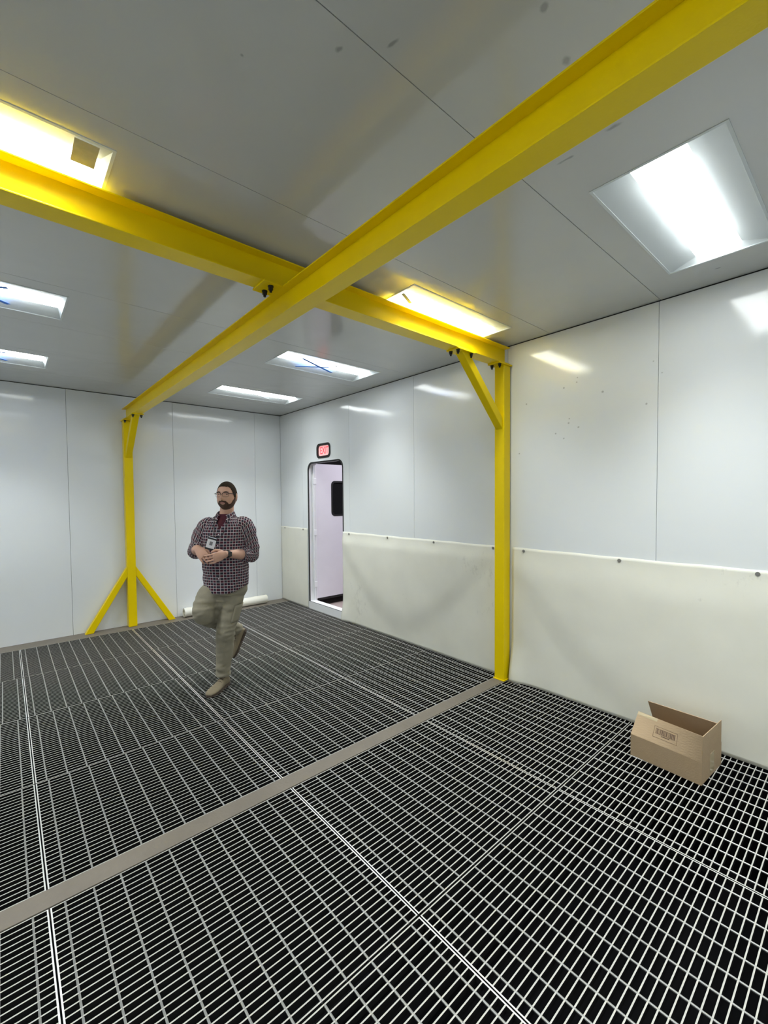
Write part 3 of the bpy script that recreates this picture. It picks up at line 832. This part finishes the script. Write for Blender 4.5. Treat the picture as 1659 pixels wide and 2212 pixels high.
def person():
    bm = bmesh.new()
    head_grid(bm)
    for s in (-1, 1):      # ears
        blob(bm, hloc(s * .0785, -.012, -.008), (.010, .019, .031), Matrix((HR, HF, HU)).transposed())
    n0 = HC + Vector((0.0, 0.02, -0.06))
    tube(bm, [(*n0, .055), (0.105, 0.012, 1.59, .059), (0.098, 0.018, 1.545, .056), (0.094, 0.02, 1.48, .056)], 5, 24)
    tube(bm, [(*tl(0, 0, 1.49), .09, .055), (*tl(0, 0, 1.42), .165, .095), (*tl(0, 0, 1.25), .165, .105), (*tl(0, 0, 1.08), .165, .11), (*tl(0, 0, .93), .165, .105)], 5, 28, ref=TR)
    # arms
    mid = lambda a, b, t: a + (b - a) * t
    for S_, E_, W_ in ((SHL, ELL, WRL), (SHR, ELR, WRR)):
        m1, m2 = mid(S_, E_, .5), mid(E_, W_, .4)
        tube(bm, [(*mid(S_, TC + Vector((0, 0, 1.42)), .35), .05), (*S_, .054), (*m1, .048), (*E_, .044), (*m2, .046), (*mid(E_, W_, .75), .036), (*W_, .029, .026)], 5, 18)
    hand(bm, WRL, (-0.95, -0.12, -0.28), (-0.22, -0.05, 0.97), (-0.15, -0.98, 0.1), 0.42,
         ((.015, .022, -.012), (.045, .048, -.020), (.075, .055, -.022), (.100, .046, -.024)))
    hand(bm, WRR, (0.50, -0.48, -0.60), (0.70, 0.10, 0.55), (-0.45, -0.66, 0.55), 0.60,
         ((.015, .022, -.008), (.040, .045, -.016), (.068, .052, -.022), (.092, .046, -.030)))
    # hips and legs inside the trousers
    HPL, KNL, ANL = Vector((.145, .0, .90)), Vector((.065, -.035, .50)), Vector((.045, .025, .10))
    HPR, KNR, ANR = Vector((-.005, .040, .885)), Vector((-.105, -.055, .69)), Vector((.185, .33, .415))
    tube(bm, [(*tl(0, 0, .96), .15, .09), (*tl(0, -.005, .89), .13, .085), (*tl(0, 0, .84), .05, .045)], 4, 24, ref=TR)
    for h, k, a in ((HPL, KNL, ANL), (HPR, KNR, ANR)):
        tube(bm, [(*h, .068), (*mid(h, k, .5), .068), (*k, .054), (*mid(k, a, .35), .055), (*a, .036)], 5, 18)
    me = remesh(bm, 0.0034, 2, .5); me.materials.append(M_SKIN)
    body = link(bpy.data.objects.new('person', me)); body.location = FOOT; body.rotation_euler = (0, 0, PROT)
    tag(body, 'bearded man in plaid shirt and khaki trousers walking on the gratings, hands together', 'person')

    # ---- trousers
    bm = bmesh.new()
    tube(bm, [(*tl(0, 0, .985), .172, .115), (*tl(0, -.005, .90), .185, .125), (*tl(0, -.01, .83), .165, .122), (*tl(0, 0, .79), .09, .09)], 5, 32, ref=TR)
    tube(bm, [(.150, .005, .90, .096, .105), (.118, -.01, .72, .094, .100), (.075, -.035, .53, .083, .086), (.066, -.012, .42, .079, .080), (.054, .015, .25, .071, .073), (.047, .022, .15, .064, .068), (.045, .022, .095, .063, .069)], 8, 28)
    tube(bm, [(.005, .040, .905, .085, .10), (-.060, .008, .835, .098, .106), (-.106, -.045, .725, .092, .094), (-.104, -.045, .680, .086, .086), (-.070, .03, .640, .082), (.0, .13, .575, .078), (.09, .235, .495, .070), (.165, .31, .430, .064), (.185, .33, .412, .063)], 8, 28)
    blob(bm, Vector((.022, .012, .775)), (.085, .10, .085)); blob(bm, Vector((-.012, .02, .70)), (.05, .07, .09))
    me = remesh(bm, 0.0075, 5, .5)
    for v in me.vertices:
        q = v.co
        w = noise.noise(Vector((q.x * 9 + q.z * 7, q.y * 9, q.z * 24))) + .7 * noise.noise(Vector((q.x * 16 - q.z * 16, q.y * 14 + 4, q.z * 30)))
        w = (abs(w) ** .8) * (1 if w > 0 else -1)
        kf = .35 + math.exp(-((q.z - .50) / .08) ** 2) + math.exp(-((q.z - .17) / .07) ** 2) + .8 * math.exp(-((q.z - .76) / .08) ** 2)
        v.co = q + v.normal * (w * .0085 * min(1.15, kf))
    me.materials.append(M_KHAKI)
    tr = link(bpy.data.objects.new('trousers', me), body)
    # side pocket on the standing leg
    bm = bmesh.new(); g = []
    for i in range(9):
        a = math.radians(-75 + 80 * i / 8); col = []
        for j in range(7):
            z = .60 + .15 * j / 6; t = (z - .53) / .19; cx, cy, r = .075 + .043 * t, -.035 + .025 * t, .083 + .012 * t
            col.append(bm.verts.new((cx + math.cos(a) * (r + .007), cy + math.sin(a) * (r + .011), z)))
        g.append(col)
    for i in range(8):
        for j in range(6): bm.faces.new((g[i][j], g[i + 1][j], g[i + 1][j + 1], g[i][j + 1]))
    o = mesh_obj('cargo_pocket', bm, M_KHAKI, tr, smooth=True); md = o.modifiers.new('s', 'SOLIDIFY'); md.thickness = .008

    # ---- boots
    def boot(ankle, heel, toe_dir, up, nm):
        t_ = Vector(toe_dir).normalized(); u_ = Vector(up); u_ = (u_ - t_ * u_.dot(t_)).normalized(); s_ = t_.cross(u_)
        h = Vector(heel); P = lambda x, y, z: h + t_ * x + s_ * y + u_ * z
        bm = bmesh.new(); rings = []; SG = 20
        prof = [(.000, .026, .060, .012), (.012, .034, .085, .008), (.05, .037, .098, .006), (.09, .038, .090, .006), (.13, .043, .074, .006), (.18, .049, .060, .006), (.225, .049, .050, .006), (.26, .043, .042, .006), (.285, .028, .032, .008), (.292, .012, .022, .012)]
        for x, w, top, bot in crom(prof, 4):
            ring = []
            for k in range(SG):
                a = 2 * PI * k / SG; ca, sa = math.cos(a), math.sin(a)
                yy = math.copysign(abs(ca) ** .75, ca) * w; zz = (top + bot) / 2 + math.copysign(abs(sa) ** .8, sa) * (top - bot) / 2
                if sa > 0: yy *= 1 - .42 * sa * min(1, top / .06)
                ring.append(bm.verts.new(P(x, yy, zz)))
            rings.append(ring)
        for i in range(len(rings) - 1):
            for k in range(SG): bm.faces.new((rings[i][k], rings[i][(k + 1) % SG], rings[i + 1][(k + 1) % SG], rings[i + 1][k]))
        bm.faces.new(rings[0]); bm.faces.new(rings[-1])
        an = Vector(ankle)
        tube(bm, [(*P(.045, 0, .05), .036, .042), (*P(.045, 0, .10), .036, .042), (*an, .042)], 4, 18, ref=s_)
        o = mesh_obj('boot', bm, M_BOOT, body, smooth=True); tag(o, nm)
        bm = bmesh.new(); loop = []
        for x, w in ((.0, .026), (.02, .036), (.07, .037), (.12, .040), (.18, .049), (.235, .048), (.275, .034), (.295, .012)): loop.append((x, w))
        lo = [bm.verts.new(P(x, w * 1.05, -.002)) for x, w in loop] + [bm.verts.new(P(x, -w * 1.05, -.002)) for x, w in loop[::-1]]
        f = bm.faces.new(lo); r = bmesh.ops.extrude_face_region(bm, geom=[f])
        for v in r['geom']:
            if isinstance(v, bmesh.types.BMVert): v.co += u_ * .020
        mesh_obj('sole', bm, M_SOLE, o)
        bm = bmesh.new()
        for k in range(4):
            x = .085 + .022 * k; z = .098 - .012 * k; tube(bm, [(*P(x, -.026, z - .012), .0028), (*P(x + .004, 0, z + .002), .0028), (*P(x, .026, z - .012), .0028)], 3, 6)
        mesh_obj('laces', bm, M_SOLE, o)
    boot((.045, .022, .13), (.082, .068, .002), (-.56, -.83, 0), (0, 0, 1), 'tan boot on the grating')
    boot((.190, .335, .415), (.268, .375, .395), (-.42, -.05, -.90), (-.86, -.30, .40), 'tan boot lifted behind')

    # ---- maroon undershirt seen at the open collar
    def torso(bm, rows, keep=None, uv=True, seg=144, shrink=0.0, hem=True, wr=0.0):
        S = crom(rows, 12); rings = []; n = len(S)
        for i, (z, a, b, cf) in enumerate(S):
            ring = []
            for k in range(seg):
                th = 2 * PI * k / seg; cx, sx = math.cos(th), math.sin(th)       # th = 0 his right, 90 forward
                e = .86
                r_ = math.copysign(abs(cx) ** e, cx) * (a - shrink); f_ = math.copysign(abs(sx) ** e, sx) * (b - shrink) + cf
                zz = z
                if hem:
                    q = max(0, 1 - (z - S[0][0]) / .20); zz += q * (0.030 * math.cos(2 * th) - .004)
                p = tl(r_, f_, zz)
                if wr:
                    nn = noise.noise(Vector((p.x * 9, p.y * 9, p.z * 16))) * .7 + noise.noise(Vector((p.x * 20, p.y * 20, p.z * 12 + p.x * 22))) * .5
                    p += (TR * cx + TF * sx) * (wr * nn * (1 if z < 1.45 else .3))
                ring.append((bm.verts.new(p), (2 * PI * k / seg, zz, r_, f_)))
            rings.append(ring)
        lay = bm.loops.layers.uv.verify()
        for i in range(n - 1):
            for k in range(seg):
                k2 = (k + 1) % seg; q = [rings[i][k], rings[i][k2], rings[i + 1][k2], rings[i + 1][k]]
                if keep and not keep(sum(x[1][2] for x in q) / 4, sum(x[1][3] for x in q) / 4, sum(x[1][1] for x in q) / 4): continue
                f = bm.faces.new([x[0] for x in q])
                for lp, (kk, x) in zip(f.loops, ((k, q[0]), (k + 1, q[1]), (k + 1, q[2]), (k, q[3]))): lp[lay].uv = (2 * PI * kk / seg * .18, x[1][1])
        for v in [v for v in bm.verts if not v.link_faces]: bm.verts.remove(v)
    ROWS = [(.895, .192, .150, .0), (.98, .194, .155, .0), (1.08, .197, .160, .006), (1.18, .196, .158, .010), (1.28, .197, .148, .008), (1.37, .200, .136, .004), (1.43, .196, .120, .0),
            (1.475, .170, .102, -.004), (1.505, .130, .088, -.006), (1.53, .092, .076, -.006), (1.552, .074, .068, -.006)]
    bm = bmesh.new()
    torso(bm, ROWS[5:], keep=lambda r, f, z: f > 0 and abs(r) < .12, shrink=.010, hem=False)
    o = mesh_obj('undershirt', bm, M_MAROON, body, smooth=True)
    # ---- shirt
    def kp(r, f, z):
        if f > 0 and z > 1.425 and abs(r + .0) < .004 + (z - 1.425) * .55: return False
        return True
    bm = bmesh.new(); torso(bm, ROWS, keep=kp, wr=.010)
    sh = mesh_obj('shirt', bm, M_PLAID, body, smooth=True); md = sh.modifiers.new('s', 'SOLIDIFY'); md.thickness = .003; md.offset = -1
    for S_, E_, W_, sd, cut in ((SHL, ELL, WRL, 1.0, .40), (SHR, ELR, WRR, 5.0, .38)):
        bm = bmesh.new(); inn = TC + Vector((0, 0, 1.43)); m1 = mid(S_, E_, .45); e1 = mid(S_, E_, .85); c0, c1 = mid(E_, W_, .12), mid(E_, W_, cut)
        tube(bm, [(*mid(S_, inn, .45), .072), (*mid(S_, inn, .12), .080), (*m1, .075), (*e1, .074), (*mid(E_, W_, .02), .072), (*mid(c0, c1, .5), .066), (*c1, .060)], 7, 32, caps=False, uv=True, wr=.012, fr=15, seed=sd, R=.075)
        o = mesh_obj('sleeve', bm, M_PLAID, body, smooth=True); md = o.modifiers.new('s', 'SOLIDIFY'); md.thickness = .003; md.offset = -1
        bm = bmesh.new()
        tube(bm, [(*mid(E_, W_, cut - .24), .069), (*mid(E_, W_, cut - .22), .072), (*mid(E_, W_, cut - .02), .066), (*mid(E_, W_, cut + .01), .061), (*mid(E_, W_, cut), .054)], 4, 32, caps=False, uv=True, wr=.004, fr=20, seed=sd, R=.062)
        mesh_obj('rolled_cuff', bm, M_PLAID, o, smooth=True)
    # ---- collar
    bm = bmesh.new(); lay = bm.loops.layers.uv.verify(); cols = []; NK = 48
    for k in range(NK + 1):
        a = math.radians(24 + (360 - 48) * k / NK)            # measured from straight ahead
        fr_ = .5 + .5 * math.cos(a); dirv = TF * math.cos(a) + TR * math.sin(a)
        pt = max(0, 1 - min(k, NK - k) / 7.0)
        zi = 1.592 - .040 * fr_ - .012 * pt; c0 = tl(0, .004, 0) + Vector((.006, 0, 0))
        top = c0 + dirv * (.067 + .004 * fr_) + Vector((0, 0, zi)); out = c0 + dirv * (.088 + .018 * pt) + Vector((0, 0, zi - .047 - .028 * pt)); inn = c0 + dirv * .064 + Vector((0, 0, zi - .045))
        cols.append(([bm.verts.new(inn), bm.verts.new(top), bm.verts.new(top * .5 + out * .5 + dirv * .005), bm.verts.new(out)], a))
    for k in range(NK):
        for j in range(3):
            f = bm.faces.new((cols[k][0][j], cols[k + 1][0][j], cols[k + 1][0][j + 1], cols[k][0][j + 1]))
            for lp, (kk, jj) in zip(f.loops, ((k, j), (k + 1, j), (k + 1, j + 1), (k, j + 1))): lp[lay].uv = (cols[kk][1] * .08, jj * .025)
    o = mesh_obj('collar', bm, M_PLAID, sh, smooth=True); md = o.modifiers.new('s', 'SOLIDIFY'); md.thickness = .003
    # open front edges and buttons
    bm = bmesh.new()
    for j in range(5):
        z = 1.38 - .095 * j; f_ = .150 if z < 1.3 else .140 - (z - 1.3) * .1
        p = tl(0.0, f_ + .012, z); cyl(bm, p, p + TF * .004, .005, 10)
    mesh_obj('buttons', bm, M_WHITEC, sh)

    # ---- hair and beard
    def curve(keys, x):
        for (a, va), (b, vb) in zip(keys, keys[1:]):
            if a <= x <= b:
                t = (x - a) / (b - a); t = t * t * (3 - 2 * t); return va + (vb - va) * t
        return keys[-1][1]
    HK = [(0, .080), (28, .077), (44, .068), (56, .045), (64, .012), (72, -.012), (86, -.014), (92, .012), (104, .016), (116, -.030), (135, -.050), (180, -.058)]
    def hair_keep(p):
        az = abs(math.degrees(math.atan2(p.x, p.y))); return p.z > curve(HK, az) + .003 * noise.noise(Vector((p.x * 120, p.y * 120, p.z * 60)))
    bm = bmesh.new(); head_grid(bm, 220, 150, .0045, hair_keep)
    o = mesh_obj('hair', bm, M_HAIR, body, smooth=True); md = o.modifiers.new('s', 'SOLIDIFY'); md.thickness = .009; md.offset = -1
    BK = [(0, -.041), (16, -.043), (25, -.056), (36, -.074), (48, -.068), (62, -.040), (76, -.014), (86, -.014), (87, -1), (180, -1)]
    def beard_keep(p):
        az = abs(math.degrees(math.atan2(p.x, p.y)))
        if p.y < -.01 or (p.x / .0225) ** 2 + ((p.z + .0655) / .0115) ** 2 < 1: return False
        return p.z < curve(BK, az) + .003 * noise.noise(Vector((p.x * 150, p.y * 150, p.z * 150)))
    bm = bmesh.new(); head_grid(bm, 220, 150, .0035, beard_keep)
    o = mesh_obj('beard', bm, M_BEARD, body, smooth=True); md = o.modifiers.new('s', 'SOLIDIFY'); md.thickness = .007; md.offset = -1
    bm = bmesh.new()
    def surf(x, z, off=0.0):
        best = None
        for i in range(-60, 61):
            th = i / 60 * 1.4
            ph = math.asin(max(-1, min(1, z / .122))); q = head_pt(th, ph)
            if best is None or abs(q.x - x) < abs(best.x - x): best = q
        return hloc(best.x, best.y + off, best.z)
    blob(bm, surf(0, -.062, -.001), (.021, .006, .0055), Matrix((HR, HF, HU)).transposed())
    mesh_obj('lips', bm, M_LIP, body, smooth=True)
    for s in (-1, 1):
        bm = bmesh.new(); blob(bm, surf(s * .032, .012, -.002), (.013, .006, .0055), Matrix((HR, HF, HU)).transposed()); mesh_obj('eye', bm, M_EYEW, body, smooth=True)
        bm = bmesh.new(); tube(bm, [(*surf(s * .016, .031, .002), .003), (*surf(s * .034, .035, .002), .004), (*surf(s * .052, .029, .002), .0025)], 4, 8); mesh_obj('eyebrow', bm, M_BEARD, body, smooth=True)
    # ---- glasses
    gl = bmesh.new()
    for s in (-1, 1):
        loop = []
        for x, z in rrect(s * .033 - .0255, s * .033 + .0255, -.010, .025, .011, 4): loop.append(hloc(x, .1085 - abs(x) * .22, z))
        for i in range(len(loop)):
            up = (loop[i].z + loop[(i + 1) % len(loop)].z) / 2 - HC.z > .012
            cyl(gl, loop[i], loop[(i + 1) % len(loop)], .0022 if up else .0011, 6)
        cyl(gl, hloc(s * .0585, .0955, .019), hloc(s * .0815, .070, .018), .0026, 8); cyl(gl, hloc(s * .0815, .070, .018), hloc(s * .083, -.010, .008), .0024, 8)
    cyl(gl, hloc(-.009, .112, .012), hloc(.009, .112, .012), .0018, 8)
    mesh_obj('glasses', gl, M_BLACK, body)
    # ---- watch on his left wrist
    wd = (WRL - ELL).normalized(); wp = WRL - wd * .018
    bm = bmesh.new(); tube(bm, [(*(wp - wd * .011), .0355, .0335), (*(wp + wd * .011), .0335, .0315)], 2, 24)
    wt = mesh_obj('watch', bm, M_BLACK, body, smooth=True)
    nv = Vector((-.3, -.95, .15)); nv = (nv - wd * nv.dot(wd)).normalized(); sv = wd.cross(nv)
    mesh_obj_ = bmesh.new(); bbox(mesh_obj_, (-.017, -.020, -.004), (.017, .020, .009), .004, M=basis(wp + nv * .031, wd, sv, nv)); mesh_obj('watch_face', mesh_obj_, M_BLACK, wt)
    # ---- badge on a lanyard
    bc = Vector((-.030, -.185, 1.315)); bx = Vector((.93, -.20, -.30)).normalized(); bz = Vector((.27, -.12, .95)); bz = (bz - bx * bz.dot(bx)).normalized(); bn = bx.cross(bz)
    if bn.y > 0: bn = -bn
    MB_ = basis(bc, bx, bz, bn)
    bd = box('badge', (-.038, -.060, -.002), (.038, .058, .0), M_BLACK, body, M=MB_)
    box('card', (-.035, -.045, 0), (.035, .030, .001), M_WHITEC, bd, M=MB_); box('card_photo', (-.012, -.020, .001), (.012, .012, .0015), M_GREYC, bd, M=MB_)
    box('card_stripe', (-.034, .044, 0), (.034, .050, .001), M_WHITEC, bd, M=MB_)
    bm = bmesh.new()
    for s, x0 in ((-1, .040), (1, -.052)):
        q = MB_ @ Vector((-s * .0 + (-.018 if s < 0 else .018), .058, 0))
        p1 = tl(x0 * .9, .152, 1.39); p0 = tl(x0 * 1.5, .085, 1.53)
        m_ = tl(x0 * .6, .172, 1.355) 
        tube(bm, [(*p0, .0028), (*p1, .0028), (*(m_ * .6 + q * .4), .0028), (*q, .0028)], 5, 8)
    mesh_obj('lanyard', bm, M_BLACK, body)
    return body
person()
